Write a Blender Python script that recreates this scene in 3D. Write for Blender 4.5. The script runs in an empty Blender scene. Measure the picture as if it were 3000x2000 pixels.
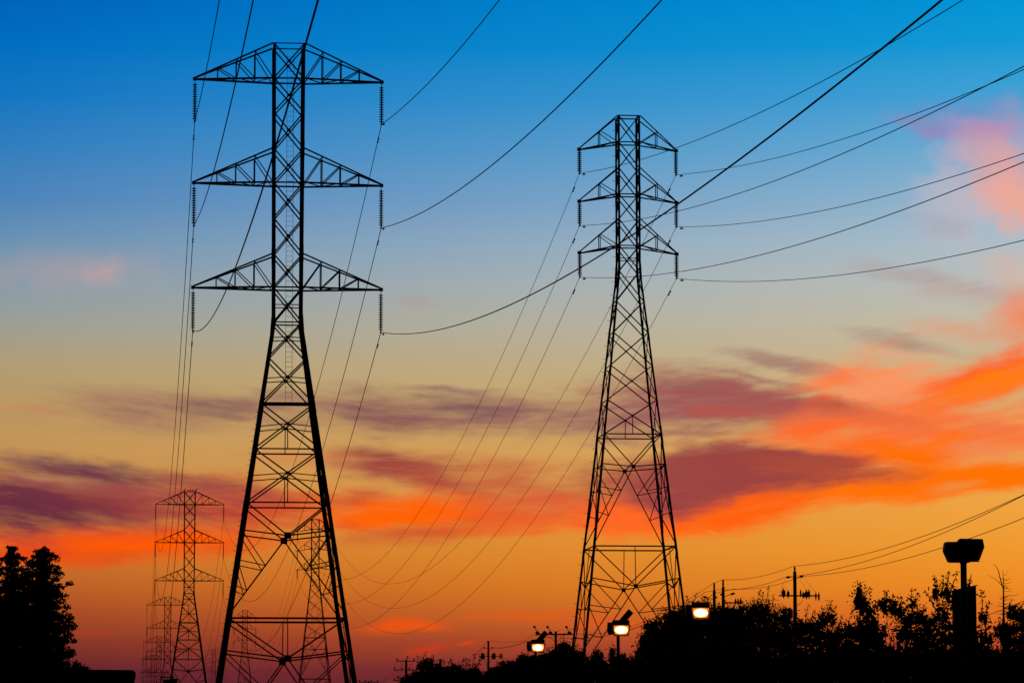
import bpy, bmesh, math, random
import numpy as np
from mathutils import Vector, Matrix

# ------------------------------------------------------------------ camera, sky, sun, exposure
F = 10613.7            # focal length in units of a 3000 wide frame
PITCH = 0.1132
ROLL = 0.001
CAM_H = 1.7
scene = bpy.context.scene
C = scene.collection

cam_data = bpy.data.cameras.new('camera')
cam_data.sensor_fit = 'HORIZONTAL'
cam_data.sensor_width = 36.0
cam_data.lens = 36.0 * F / 3000.0
cam_data.clip_start = 0.5
cam_data.clip_end = 20000
cam = bpy.data.objects.new('camera', cam_data)
C.objects.link(cam)
cam.matrix_world = Matrix.Translation((0, 0, CAM_H)) @ Matrix.Rotation(math.pi / 2 + PITCH, 4, 'X') @ Matrix.Rotation(-ROLL, 4, 'Z')
scene.camera = cam
scene.view_settings.view_transform = 'Standard'
scene.view_settings.look = 'None'
scene.view_settings.exposure = 0
scene.view_settings.gamma = 1

SUN_EL = math.radians(0.6)
SUN_AZ = math.radians(14)          # to the right of the view, just at the horizon
sun_data = bpy.data.lights.new('sun', 'SUN')
sun_data.energy = 0.02             # the sun has all but set
sun_data.angle = math.radians(0.5)
sun_data.color = (1.0, 0.55, 0.28)
sun = bpy.data.objects.new('sun', sun_data)
C.objects.link(sun)
sun.rotation_euler = Vector((-math.sin(SUN_AZ) * math.cos(SUN_EL), -math.cos(SUN_AZ) * math.cos(SUN_EL), -math.sin(SUN_EL))).to_track_quat('-Z', 'Y').to_euler()


def lin(c):
    return tuple((v / 255 / 12.92) if v / 255 <= 0.04045 else ((v / 255 + 0.055) / 1.055) ** 2.4 for v in c)


# sky: dusk gradient by elevation and azimuth with cloud banks placed by direction
# U = azimuth, V = elevation, in units of 1/F radian
SKY_LEFT = [(0, (0, 92, 184)), (150, (0, 106, 191)), (300, (10, 114, 192)), (450, (42, 122, 189)), (600, (70, 128, 184)), (720, (100, 142, 178)),
            (840, (130, 152, 168)), (950, (152, 156, 149)), (1060, (172, 155, 120)), (1180, (186, 151, 96)), (1330, (194, 145, 84)), (1480, (200, 134, 70)),
            (1620, (198, 112, 46)), (1720, (180, 88, 38)), (1800, (154, 66, 38)), (1880, (122, 48, 40)), (1960, (92, 34, 46)), (2060, (66, 25, 44))]
SKY_RIGHT = [(0, (0, 148, 214)), (150, (18, 154, 214)), (300, (66, 162, 213)), (450, (108, 172, 210)), (600, (146, 182, 206)), (720, (172, 190, 200)),
             (840, (188, 191, 184)), (950, (198, 188, 164)), (1060, (204, 182, 142)), (1180, (212, 178, 118)), (1330, (226, 170, 92)), (1480, (240, 164, 64)),
             (1620, (240, 152, 44)), (1720, (238, 138, 34)), (1800, (226, 116, 36)), (1880, (200, 84, 40)), (1960, (150, 56, 44)), (2060, (100, 38, 46))]
# cx, cy, half length, half height, tilt in degrees (positive = right end lower), colour, strength, inner edge 0..1, billowy
CLOUDS = [
    # thin veils and high cloud
    (200, 800, 330, 80, 0, (200, 160, 154), .34, .0, 1),
    (310, 805, 90, 60, 0, (222, 164, 150), .4, .0, 1),
    (1240, 890, 70, 26, 5, (178, 150, 145), .45, .0, 0),
    (2860, 355, 260, 60, -4, (128, 128, 186), .5, .0, 1),
    (2720, 395, 150, 30, 14, (160, 122, 176), .6, .0, 0),
    (2930, 460, 190, 120, 0, (206, 160, 172), .8, .0, 1),
    (2920, 400, 190, 46, -2, (196, 132, 176), .62, .0, 1),
    (2810, 600, 170, 140, 0, (198, 184, 194), .75, .0, 1),
    (2980, 520, 150, 90, 20, (230, 166, 156), .8, .0, 1),
    (2970, 600, 160, 76, 10, (250, 166, 138), .85, .0, 1),
    (2990, 650, 90, 60, 0, (248, 166, 138), .6, .0, 1),
    (2740, 660, 130, 40, 15, (168, 166, 178), .5, .0, 0),
    (2690, 815, 260, 34, 10, (176, 160, 162), .6, .0, 0),
    (2860, 870, 260, 46, 8, (186, 156, 150), .55, .0, 0),
    (2960, 800, 150, 70, 20, (226, 176, 156), .5, .0, 0),
    (2990, 945, 110, 100, -28, (250, 122, 66), .8, .0, 1),
    (2860, 990, 230, 42, 6, (226, 152, 118), .6, .0, 0),
    (2660, 1015, 230, 26, 10, (160, 118, 112), .55, .0, 0),
    (2330, 1072, 230, 24, 14, (154, 114, 110), .6, .0, 0),
    (2450, 1110, 220, 26, 18, (168, 116, 104), .55, .0, 0),
    # mauve deck, left to right
    (450, 1200, 460, 74, 2, (152, 106, 98), .75, .0, 0),
    (640, 1200, 240, 42, 2, (122, 78, 84), .75, .0, 0),
    (1150, 1215, 560, 78, 2, (138, 90, 90), .9, .0, 0),
    (1130, 1240, 190, 38, 8, (128, 80, 82), .7, .0, 0),
    (1380, 1185, 260, 30, 2, (116, 72, 86), .7, .0, 0),
    (1320, 1142, 150, 10, 1, (140, 100, 104), .7, .0, 0),
    (1680, 1215, 420, 66, 4, (140, 90, 96), .75, .0, 0),
    (2080, 1185, 480, 100, 6, (160, 94, 90), 1.0, .1, 0),
    (2180, 1175, 360, 56, 9, (158, 86, 84), .85, .1, 0),
    (2050, 1130, 300, 12, 7, (150, 104, 100), .6, .0, 0),
    (2240, 1112, 220, 9, 12, (158, 100, 94), .6, .0, 0),
    (1960, 1262, 260, 12, 3, (168, 104, 90), .6, .0, 0),
    (2250, 1195, 330, 62, 7, (164, 86, 84), .9, .05, 0),
    (1960, 1205, 300, 60, 3, (156, 92, 92), .8, .0, 0),
    # salmon and orange veil at right
    (2770, 1275, 640, 185, -2, (250, 122, 58), .95, .1, 0),
    (2580, 1130, 260, 100, -12, (250, 148, 98), .95, .1, 0),
    (2480, 1110, 130, 36, -20, (255, 122, 62), .7, .0, 0),
    (2140, 1208, 230, 24, 4, (186, 86, 72), .85, .0, 0),
    (2390, 1190, 80, 26, -38, (255, 108, 48), .9, .0, 0),
    (2300, 1190, 180, 44, 8, (166, 84, 82), .9, .1, 0),
    (2470, 1205, 130, 36, 16, (168, 80, 66), .95, .05, 0),
    (2590, 1238, 190, 26, 10, (190, 92, 64), .8, .0, 0),
    (2430, 1254, 110, 17, -12, (255, 96, 26), .9, .0, 0),
    (2640, 1255, 420, 70, 4, (248, 112, 60), .8, .0, 0),
    (2470, 1302, 330, 50, 7, (255, 108, 40), .95, .05, 0),
    (2660, 1335, 220, 46, 12, (255, 110, 2), 1.0, .1, 0),
    (2740, 1300, 200, 30, -14, (255, 112, 10), .85, .0, 0),
    (2890, 1255, 160, 36, 2, (240, 118, 70), .75, .0, 0),
    (2870, 1325, 180, 26, 5, (240, 138, 84), .7, .0, 0),
    (2930, 1180, 190, 34, -16, (222, 166, 106), .95, .0, 0),
    (2890, 1115, 250, 78, -20, (255, 98, 36), 1.0, .3, 0),
    (2910, 1125, 250, 44, -19, (255, 126, 16), .95, .2, 0),
    # lower underlit banks
    (2140, 1474, 460, 96, -11, (255, 98, 16), 1.0, .45, 0),
    (2660, 1412, 480, 62, -1, (255, 114, 6), 1.0, .4, 0),
    (2950, 1405, 160, 50, 0, (255, 116, 0), .95, .2, 0),
    (2790, 1432, 90, 18, -4, (240, 140, 62), .8, .0, 0),
    (1800, 1510, 240, 84, -8, (255, 104, 36), 1.0, .2, 0),
    (2010, 1408, 230, 104, -10, (154, 68, 66), 1.0, .6, 0),
    (2210, 1380, 340, 78, -4, (156, 68, 64), 1.0, .5, 0),
    (2450, 1376, 310, 40, 4, (172, 76, 58), .95, .2, 0),
    (1890, 1380, 220, 60, 0, (156, 72, 68), .85, .2, 0),
    (1770, 1420, 160, 70, 0, (180, 86, 62), .6, .0, 0),
    (2120, 1312, 130, 14, 0, (160, 82, 76), .7, .0, 0),
    # centre
    (1480, 1420, 420, 86, 8, (196, 92, 60), .8, .0, 0),
    (1160, 1366, 230, 56, 9, (154, 70, 64), 1.0, .1, 0),
    (1300, 1420, 260, 46, 16, (178, 78, 58), .85, .0, 0),
    (1330, 1500, 560, 66, 2, (238, 94, 34), .9, .05, 0),
    (1060, 1462, 120, 32, -10, (196, 74, 48), .8, .0, 0),
    (1140, 1504, 290, 52, -3, (255, 98, 2), 1.0, .3, 0),
    (1240, 1558, 360, 38, -5, (208, 86, 42), .85, .0, 0),
    (1600, 1480, 240, 56, 6, (222, 90, 54), .6, .0, 0),
    (1500, 1540, 260, 30, -3, (240, 100, 36), .7, .0, 0),
    (800, 1500, 260, 60, 4, (212, 82, 40), .8, .0, 0),
    # left bank
    (620, 1480, 430, 92, 6, (208, 78, 42), .95, .05, 0),
    (90, 1352, 170, 26, 2, (138, 92, 84), .8, .0, 0),
    (330, 1384, 280, 40, 7, (110, 64, 76), 1.0, .05, 0),
    (590, 1425, 280, 38, 8, (158, 78, 66), .85, .0, 0),
    (300, 1594, 580, 70, -1, (240, 84, 16), 1.0, .3, 0),
    (320, 1630, 260, 30, -4, (222, 84, 26), .8, .0, 0),
    (60, 1612, 190, 36, -4, (230, 70, 22), .8, .0, 0),
    (400, 1586, 290, 34, 0, (255, 90, 2), 1.0, .3, 0),
    (110, 1480, 500, 108, 3, (116, 52, 66), .97, .22, 0),
    (430, 1500, 330, 60, 6, (158, 62, 58), .7, .0, 0),
    (300, 1430, 420, 26, 6, (172, 96, 80), .6, .0, 0),
    (120, 1500, 280, 62, 4, (102, 44, 62), .85, .1, 0),
    (460, 1465, 260, 40, 6, (150, 64, 62), .7, .0, 0),
    (150, 1400, 160, 12, 3, (184, 130, 92), .6, .0, 0),
    (670, 1612, 90, 28, -2, (228, 86, 26), .6, .0, 0),
    (880, 1345, 260, 26, 2, (212, 128, 76), .6, .0, 0),
    (120, 1195, 150, 16, 1, (206, 134, 92), .5, .0, 0),
    # the same deck goes on to either side of the view
    (-900, 1560, 700, 70, 4, (240, 84, 18), .9, .1, 0),
    (-1100, 1430, 800, 110, 5, (116, 54, 68), .9, .1, 0),
    (-2600, 1250, 900, 90, 3, (130, 84, 88), .7, .0, 0),
    (-1500, 1120, 700, 60, 2, (150, 104, 98), .6, .0, 0),
    (4000, 1200, 1000, 180, -6, (250, 120, 50), .9, .1, 0),
    (4300, 1000, 700, 130, -12, (255, 112, 40), .9, .1, 0),
    (4100, 1400, 900, 80, 2, (255, 112, 10), .9, .2, 0),
    (5600, 1150, 900, 120, -3, (170, 92, 84), .8, .0, 0),
    (3500, 560, 420, 180, 10, (240, 166, 146), .7, .0, 1),
    (-1900, 800, 700, 110, 0, (200, 160, 154), .35, .0, 1),
    # small low streaks
    (1190, 1832, 160, 24, -2, (238, 84, 14), .9, .0, 0),
    (1560, 1800, 200, 22, -2, (228, 90, 24), .8, .0, 0),
    (1760, 1825, 260, 18, 0, (224, 88, 30), .6, .0, 0),
    (1240, 1902, 90, 18, -6, (204, 56, 28), .75, .0, 0),
    (1345, 1886, 46, 9, -8, (220, 66, 22), .9, .0, 0),
    (275, 1850, 70, 10, -2, (172, 60, 34), .7, .0, 0),
    (320, 1927, 40, 8, -4, (134, 34, 40), .7, .0, 0),
    (750, 1810, 120, 14, -2, (194, 74, 30), .5, .0, 0),
    (2085, 1555, 36, 3, 7, (250, 156, 44), .8, .0, 0),
]

world = bpy.data.worlds.new('World')
scene.world = world
world.use_nodes = True
wt = world.node_tree
wt.nodes.clear()


def wn(kind, **kw):
    n = wt.nodes.new(kind)
    for k, v in kw.items():
        setattr(n, k, v)
    return n


def wmath(op, a, b=None, c=None):
    n = wn('ShaderNodeMath', operation=op)
    for i, v in enumerate((a, b, c)):
        if v is None:
            continue
        if isinstance(v, (int, float)):
            n.inputs[i].default_value = v
        else:
            wt.links.new(v, n.inputs[i])
    return n.outputs[0]


def wrange(v, a, b, c, d, smooth=True):
    n = wn('ShaderNodeMapRange')
    n.interpolation_type = 'SMOOTHSTEP' if smooth else 'LINEAR'
    wt.links.new(v, n.inputs[0])
    for i, x in enumerate((a, b, c, d)):
        n.inputs[i + 1].default_value = x
    return n.outputs[0]


def wmix(fac, a, b):
    n = wn('ShaderNodeMix', data_type='RGBA')
    for s, v in ((0, fac), (6, a), (7, b)):
        if isinstance(v, (int, float)):
            n.inputs[s].default_value = v
        elif isinstance(v, tuple):
            n.inputs[s].default_value = (*v, 1)
        else:
            wt.links.new(v, n.inputs[s])
    return n.outputs[2]


def wnoise(vec, scale, detail, rough=0.55):
    n = wn('ShaderNodeTexNoise')
    n.inputs['Scale'].default_value = scale
    n.inputs['Detail'].default_value = detail
    n.inputs['Roughness'].default_value = rough
    wt.links.new(vec, n.inputs['Vector'])
    return n


def wvec(x, y, z=0.0):
    n = wn('ShaderNodeCombineXYZ')
    for i, v in enumerate((x, y, z)):
        if isinstance(v, (int, float)):
            n.inputs[i].default_value = v
        else:
            wt.links.new(v, n.inputs[i])
    return n.outputs[0]


tc = wn('ShaderNodeTexCoord')
sep = wn('ShaderNodeSeparateXYZ')
wt.links.new(tc.outputs['Generated'], sep.inputs[0])
az = wmath('ARCTAN2', sep.outputs[0], sep.outputs[1])
el = wmath('ARCSINE', sep.outputs[2])
U = wmath('MULTIPLY_ADD', az, F, 1500.0)
V = wmath('MULTIPLY_ADD', el, -F, 1000.0 + F * PITCH)


def ramp(stops):
    n = wn('ShaderNodeValToRGB')
    e = n.color_ramp.elements
    while len(e) < len(stops):
        e.new(0.5)
    for k, (p, col) in enumerate(stops):
        e[k].position = p / 2060
        e[k].color = (*lin(col), 1)
    wt.links.new(wmath('DIVIDE', V, 2060.0), n.inputs[0])
    return n.outputs[0]


base = wmix(wrange(U, -200, 3000, 0, 1, False), ramp(SKY_LEFT), ramp(SKY_RIGHT))
# warp so that the banks get torn, streaky outlines
n1 = wnoise(wvec(wmath('DIVIDE', U, 420.0), wmath('DIVIDE', V, 190.0)), 1.0, 5, .6)
Vb = wmath('ADD', V, wmath('MULTIPLY', wmath('POWER', wmath('ABSOLUTE', wmath('SUBTRACT', U, 1400.0)), 2.0), 0.00006))   # streaks bow away from the centre
n2 = wnoise(wvec(wmath('DIVIDE', U, 270.0), wmath('DIVIDE', Vb, 70.0), 7.3), 1.0, 8, .6)
n3 = wnoise(wvec(wmath('DIVIDE', U, 120.0), wmath('DIVIDE', V, 95.0), 2.1), 1.0, 7, .58)
s1 = wn('ShaderNodeSeparateXYZ')
wt.links.new(n1.outputs['Color'], s1.inputs[0])
Uw = wmath('ADD', U, wmath('MULTIPLY', wmath('SUBTRACT', s1.outputs[0], .5), 190.0))
Vw = wmath('ADD', V, wmath('MULTIPLY', wmath('SUBTRACT', s1.outputs[1], .5), 85.0))
W = wvec(Uw, Vw, 1.0)
edges = [wmath('MULTIPLY', wmath('SUBTRACT', n.outputs['Fac'], .5), k) for n, k in ((n2, 1.35), (n3, 1.5))]
n4 = wnoise(wvec(wmath('DIVIDE', U, 190.0), wmath('DIVIDE', Vb, 24.0), 4.4), 1.0, 7, .62)
streak = wrange(n4.outputs['Fac'], .32, .6, .7, 1.1)
streak2 = wrange(n4.outputs['Fac'], .32, .58, .86, 1.03)
soft = wrange(n3.outputs['Fac'], .3, .65, .72, 1.06)
sky = base
for (cx, cy, a, b, tilt, col, op, inner, puffy) in CLOUDS:
    a, b = a * 1.06, b * (1.22 if inner < .3 else 1.1)
    ct, st = math.cos(math.radians(tilt)), math.sin(math.radians(tilt))
    ax = []
    for row in ((ct / a, st / a, -(ct * cx + st * cy) / a), (-st / b, ct / b, -(-st * cx + ct * cy) / b)):
        dt = wn('ShaderNodeVectorMath', operation='DOT_PRODUCT')
        wt.links.new(W, dt.inputs[0])
        dt.inputs[1].default_value = row
        ax.append(dt.outputs['Value'])
    dist = wmath('SQRT', wmath('MULTIPLY_ADD', ax[0], ax[0], wmath('MULTIPLY', ax[1], ax[1])))
    r = wmath('MULTIPLY_ADD', edges[puffy], 1.0 - .7 * inner, dist)
    m = wrange(r, inner, 1.08, op, 0)
    mod = soft if puffy else (streak if inner < .3 else streak2)
    sky = wmix(wmath('MINIMUM', wmath('MULTIPLY', m, mod), 1.0), sky, lin(col))
# above the frame the blue deepens towards the zenith
sky = wmix(wrange(V, 200, -5500, 0, 1), sky, lin((6, 26, 66)))
# away from the sunset the sky is dark: Nishita dusk sky behind the viewer
nish = wn('ShaderNodeTexSky', sky_type='NISHITA')
nish.sun_disc = False
nish.sun_elevation = SUN_EL
nish.sun_rotation = SUN_AZ
bg1 = wn('ShaderNodeBackground')
wt.links.new(sky, bg1.inputs[0])
bg2 = wn('ShaderNodeBackground')
wt.links.new(nish.outputs[0], bg2.inputs[0])
bg2.inputs[1].default_value = 0.003
ms = wn('ShaderNodeMixShader')
wt.links.new(wrange(wmath('ABSOLUTE', az), .5, 1.25, 0, 1), ms.inputs[0])
wt.links.new(bg1.outputs[0], ms.inputs[1])
wt.links.new(bg2.outputs[0], ms.inputs[2])
wo = wn('ShaderNodeOutputWorld')
wt.links.new(ms.outputs[0], wo.inputs[0])
world.cycles.sampling_method = 'MANUAL'
world.cycles.sample_map_resolution = 512

# ------------------------------------------------------------------ helpers


def at(px, py, Y):
    """point at forward distance Y seen at (px, py) of the 3000 x 2000 frame"""
    a, b = px - 1500.0, 1000.0 - py
    c, s = math.cos(ROLL), math.sin(ROLL)
    u, v = (a * c + b * s) / F, (b * c - a * s) / F
    cp, sp = math.cos(PITCH), math.sin(PITCH)
    d = Vector((u, cp - v * sp, sp + v * cp))
    k = Y / d.y
    return Vector((d.x * k, Y, CAM_H + d.z * k))


def material(name, col, rough=.7, metal=0.0, var=.35, scale=3.0, bump=0.0):
    m = bpy.data.materials.new(name)
    m.use_nodes = True
    t = m.node_tree
    p = t.nodes['Principled BSDF']
    p.inputs['Roughness'].default_value = rough
    p.inputs['Metallic'].default_value = metal
    p.inputs['Specular IOR Level'].default_value = .06
    x = t.nodes.new('ShaderNodeTexCoord')
    n = t.nodes.new('ShaderNodeTexNoise')
    n.inputs['Scale'].default_value = scale
    n.inputs['Detail'].default_value = 5
    t.links.new(x.outputs['Object'], n.inputs['Vector'])
    r = t.nodes.new('ShaderNodeValToRGB')
    r.color_ramp.elements[0].position = .3
    r.color_ramp.elements[1].position = .7
    r.color_ramp.elements[0].color = (*[c * (1 - var) for c in col], 1)
    r.color_ramp.elements[1].color = (*[c * (1 + var) for c in col], 1)
    t.links.new(n.outputs['Fac'], r.inputs[0])
    t.links.new(r.outputs[0], p.inputs['Base Color'])
    if bump:
        b = t.nodes.new('ShaderNodeBump')
        b.inputs['Strength'].default_value = bump
        t.links.new(n.outputs['Fac'], b.inputs['Height'])
        t.links.new(b.outputs[0], p.inputs['Normal'])
    return m


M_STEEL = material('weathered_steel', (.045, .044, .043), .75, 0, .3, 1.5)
M_CABLE = material('dull_conductor', (.035, .03, .028), .8)
M_DISC = material('brown_porcelain', (.035, .02, .015), .5, 0, .2, 20)
M_WOOD = material('creosoted_wood', (.03, .022, .016), .9, 0, .4, 8, .3)
M_BARK = material('bark', (.035, .027, .02), .95, 0, .4, 9, .4)
M_LEAF = material('leaf', (.028, .042, .016), .85, 0, .4, 2.0)
M_NEEDLE = material('needle', (.016, .026, .014), .9, 0, .35, 1.2)
M_PAINT = material('bronze_paint', (.02, .018, .016), .6, 0, .15, 4)
M_WALL = material('dark_stucco', (.05, .046, .042), .9, 0, .2, 6, .2)
M_GROUND = material('dry_ground', (.035, .034, .028), .95, 0, .4, .4, .3)
M_FEATHER = material('dark_feather', (.015, .013, .012), .8, 0, .3, 20)

mg = bpy.data.materials.new('sodium_lamp_glow')
mg.use_nodes = True
t_ = mg.node_tree
t_.nodes.clear()
o_ = t_.nodes.new('ShaderNodeOutputMaterial')
e_ = t_.nodes.new('ShaderNodeEmission')
x_ = t_.nodes.new('ShaderNodeTexCoord')
mp = t_.nodes.new('ShaderNodeMapping')
mp.inputs['Location'].default_value = (-1.0, 0.0, -1.0)
mp.inputs['Scale'].default_value = (2.0, 0.0, 2.0)
gl = t_.nodes.new('ShaderNodeVectorMath')
gl.operation = 'LENGTH'
cr = t_.nodes.new('ShaderNodeValToRGB')
cr.color_ramp.elements[0].position = .62
cr.color_ramp.elements[0].color = (3.6, 2.5, 1.15, 1)
cr.color_ramp.elements[1].position = 1.12
cr.color_ramp.elements[1].color = (1.5, .26, .008, 1)
t_.links.new(x_.outputs['Generated'], mp.inputs[0])
t_.links.new(mp.outputs[0], gl.inputs[0])
t_.links.new(gl.outputs['Value'], cr.inputs[0])
t_.links.new(cr.outputs[0], e_.inputs[0])
t_.links.new(e_.outputs[0], o_.inputs[0])
M_GLOW = mg
M_GLOW_RIM = material('glow_fringe_orange', (.2, .08, .03), .6, 0, .1, 6)  # orange base colour imitates the warm glow round the lens
M_LENS = material('grey_lens', (.03, .03, .03), .4, 0, .1, 4)


def thing(name, label, cat, loc=(0, 0, 0), rotz=0.0, group=None):
    o = bpy.data.objects.new(name, None)
    C.objects.link(o)
    o.empty_display_size = .3
    o.location = loc
    o.rotation_euler = (0, 0, rotz)
    o['label'] = label
    o['category'] = cat
    if group:
        o['group'] = group
    return o


def tag(o, label, cat, group=None):
    o['label'] = label
    o['category'] = cat
    if group:
        o['group'] = group
    return o


class MB:
    """collects plain geometry, then links it as ONE mesh object"""

    def __init__(self):
        self.v, self.f = [], []

    def poly(self, pts, faces):
        k = len(self.v)
        self.v += [tuple(p) for p in pts]
        self.f += [tuple(i + k for i in f) for f in faces]

    def angle(self, p, q, s, n, th=None, side=0.0):
        """rolled steel angle from p to q, one flange in the plane normal to n, other pointing along -n"""
        p, q, n = Vector(p), Vector(q), Vector(n)
        d = (q - p)
        if d.length < 1e-6:
            return
        d.normalize()
        n = (n - d * n.dot(d)).normalized()
        e = d.cross(n)
        th = th or max(.012, s * .16)
        sec = [(-s / 2, 0), (s / 2, 0), (s / 2, -th), (-s / 2 + th, -th), (-s / 2 + th, -s * .8), (-s / 2, -s * .8)]
        pts = [p + e * (a + side) + n * b for a, b in sec] + [q + e * (a + side) + n * b for a, b in sec]
        m = len(sec)
        self.poly(pts, [tuple(range(m - 1, -1, -1)), tuple(range(m, 2 * m))] + [(i, (i + 1) % m, m + (i + 1) % m, m + i) for i in range(m)])

    def corner(self, p, q, s, ex, ey, th=None):
        """corner leg angle: flanges run from the corner along ex and ey"""
        p, q, ex, ey = Vector(p), Vector(q), Vector(ex), Vector(ey)
        th = th or s * .16
        sec = [(0, 0), (s, 0), (s, th), (th, th), (th, s), (0, s)]
        pts = [p + ex * a + ey * b for a, b in sec] + [q + ex * a + ey * b for a, b in sec]
        m = len(sec)
        self.poly(pts, [tuple(range(m)), tuple(range(2 * m - 1, m - 1, -1))] + [(i, m + i, m + (i + 1) % m, (i + 1) % m) for i in range(m)])

    def box(self, c, sx, sy, sz, R=None):
        c = Vector(c)
        pts = []
        for z in (-1, 1):
            for y in (-1, 1):
                for x in (-1, 1):
                    v = Vector((x * sx / 2, y * sy / 2, z * sz / 2))
                    pts.append(c + (R @ v if R else v))
        self.poly(pts, [(0, 2, 3, 1), (4, 5, 7, 6), (0, 1, 5, 4), (2, 6, 7, 3), (1, 3, 7, 5), (0, 4, 6, 2)])

    def tube(self, pts, rad, sides=6, cap=True):
        pts = [Vector(p) for p in pts]
        k = len(self.v)
        n = len(pts)
        rr = rad if isinstance(rad, (list, tuple)) else [rad] * n
        for i, p in enumerate(pts):
            d = (pts[min(i + 1, n - 1)] - pts[max(i - 1, 0)]).normalized()
            ref = Vector((0, 0, 1)) if abs(d.z) < .9 else Vector((1, 0, 0))
            a = d.cross(ref).normalized()
            b = a.cross(d)
            for j in range(sides):
                t = 2 * math.pi * j / sides
                self.v.append(tuple(p + (a * math.cos(t) + b * math.sin(t)) * rr[i]))
        for i in range(n - 1):
            for j in range(sides):
                self.f.append((k + i * sides + j, k + i * sides + (j + 1) % sides, k + (i + 1) * sides + (j + 1) % sides, k + (i + 1) * sides + j))
        if cap:
            self.f.append(tuple(k + j for j in range(sides - 1, -1, -1)))
            self.f.append(tuple(k + (n - 1) * sides + j for j in range(sides)))

    def lathe(self, prof, o=(0, 0, 0), sides=12):
        """profile of (r, z) pairs turned round the vertical through o"""
        k = len(self.v)
        for r, z in prof:
            for j in range(sides):
                t = 2 * math.pi * j / sides
                self.v.append((o[0] + r * math.cos(t), o[1] + r * math.sin(t), o[2] + z))
        n = len(prof)
        for i in range(n - 1):
            for j in range(sides):
                self.f.append((k + i * sides + j, k + i * sides + (j + 1) % sides, k + (i + 1) * sides + (j + 1) % sides, k + (i + 1) * sides + j))
        self.f.append(tuple(k + j for j in range(sides - 1, -1, -1)))
        self.f.append(tuple(k + (n - 1) * sides + j for j in range(sides)))

    def prism(self, outline, y0, y1, fn=None):
        """outline in x,z extruded from y0 to y1"""
        n = len(outline)
        pts = [Vector((x, y0, z)) for x, z in outline] + [Vector((x, y1, z)) for x, z in outline]
        if fn:
            pts = [fn(p) for p in pts]
        self.poly(pts, [tuple(range(n)), tuple(range(2 * n - 1, n - 1, -1))] + [(i, n + i, n + (i + 1) % n, (i + 1) % n) for i in range(n)])

    def build(self, name, mat, parent=None, smooth=False, bevel=0.0, mesh_only=False):
        me = bpy.data.meshes.new(name)
        me.from_pydata(self.v, [], self.f)
        if bevel:
            bm = bmesh.new()
            bm.from_mesh(me)
            bmesh.ops.recalc_face_normals(bm, faces=bm.faces)
            bmesh.ops.bevel(bm, geom=bm.edges[:] + bm.verts[:], offset=bevel, segments=2, affect='EDGES', profile=.5)
            bm.to_mesh(me)
            bm.free()
        me.materials.append(mat)
        if smooth:
            me.polygons.foreach_set('use_smooth', [True] * len(me.polygons))
        me.update()
        if mesh_only:
            return me
        o = bpy.data.objects.new(name, me)
        C.objects.link(o)
        if parent:
            o.parent = parent
        return o


def copy_tree(o, parent=None):
    c = o.copy()
    C.objects.link(c)
    if parent:
        c.parent = parent
    for ch in [x for x in o.children]:
        copy_tree(ch, c)
    return c


# ------------------------------------------------------------------ ground
AZ = 0.103562
DIR = Vector((-math.sin(AZ), math.cos(AZ), 0))       # along both power lines, away from the camera
ARM = Vector((math.cos(AZ), math.sin(AZ), 0))        # along the cross arms
GY = [(-500, 0), (240, 0), (616, .86), (1010, -.10), (1375, .65), (1790, 5.2), (2180, 7.2), (3000, 10), (9000, 14)]


def ground_z(y):
    for (a, za), (b, zb) in zip(GY, GY[1:]):
        if y <= b:
            t = max(0, (y - a) / (b - a))
            return za + (zb - za) * t
    return GY[-1][1]


g = MB()
ys = [-500, -200, -60, 0, 60, 120, 180, 240, 400, 616, 800, 1010, 1200, 1375, 1600, 1790, 2000, 2180, 3000, 5000, 9000]
xs = [-6000, -2000, -600, -200, -60, 0, 60, 200, 600, 2000, 6000]
gv = [(x, y, ground_z(y)) for y in ys for x in xs]
nx = len(xs)
g.poly(gv, [(j * nx + i, j * nx + i + 1, (j + 1) * nx + i + 1, (j + 1) * nx + i) for j in range(len(ys) - 1) for i in range(nx - 1)])
go = g.build('ground', M_GROUND)
go['kind'] = 'structure'

# ------------------------------------------------------------------ lattice pylons


class Spec:
    pass


def level_table(centre_y, rows):
    """(pixel row, pixel width of the near face) -> (height, half width)"""
    out = []
    for (py, w) in rows:
        hw = w / 2 * centre_y / F
        for _ in range(6):
            yf = centre_y - hw
            hw = w / 2 * (yf + (at(1500, py, yf).z - CAM_H) * .113) / math.sqrt(1) / F
        out.append((at(1200, py, centre_y - hw).z, hw))
    return out


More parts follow.
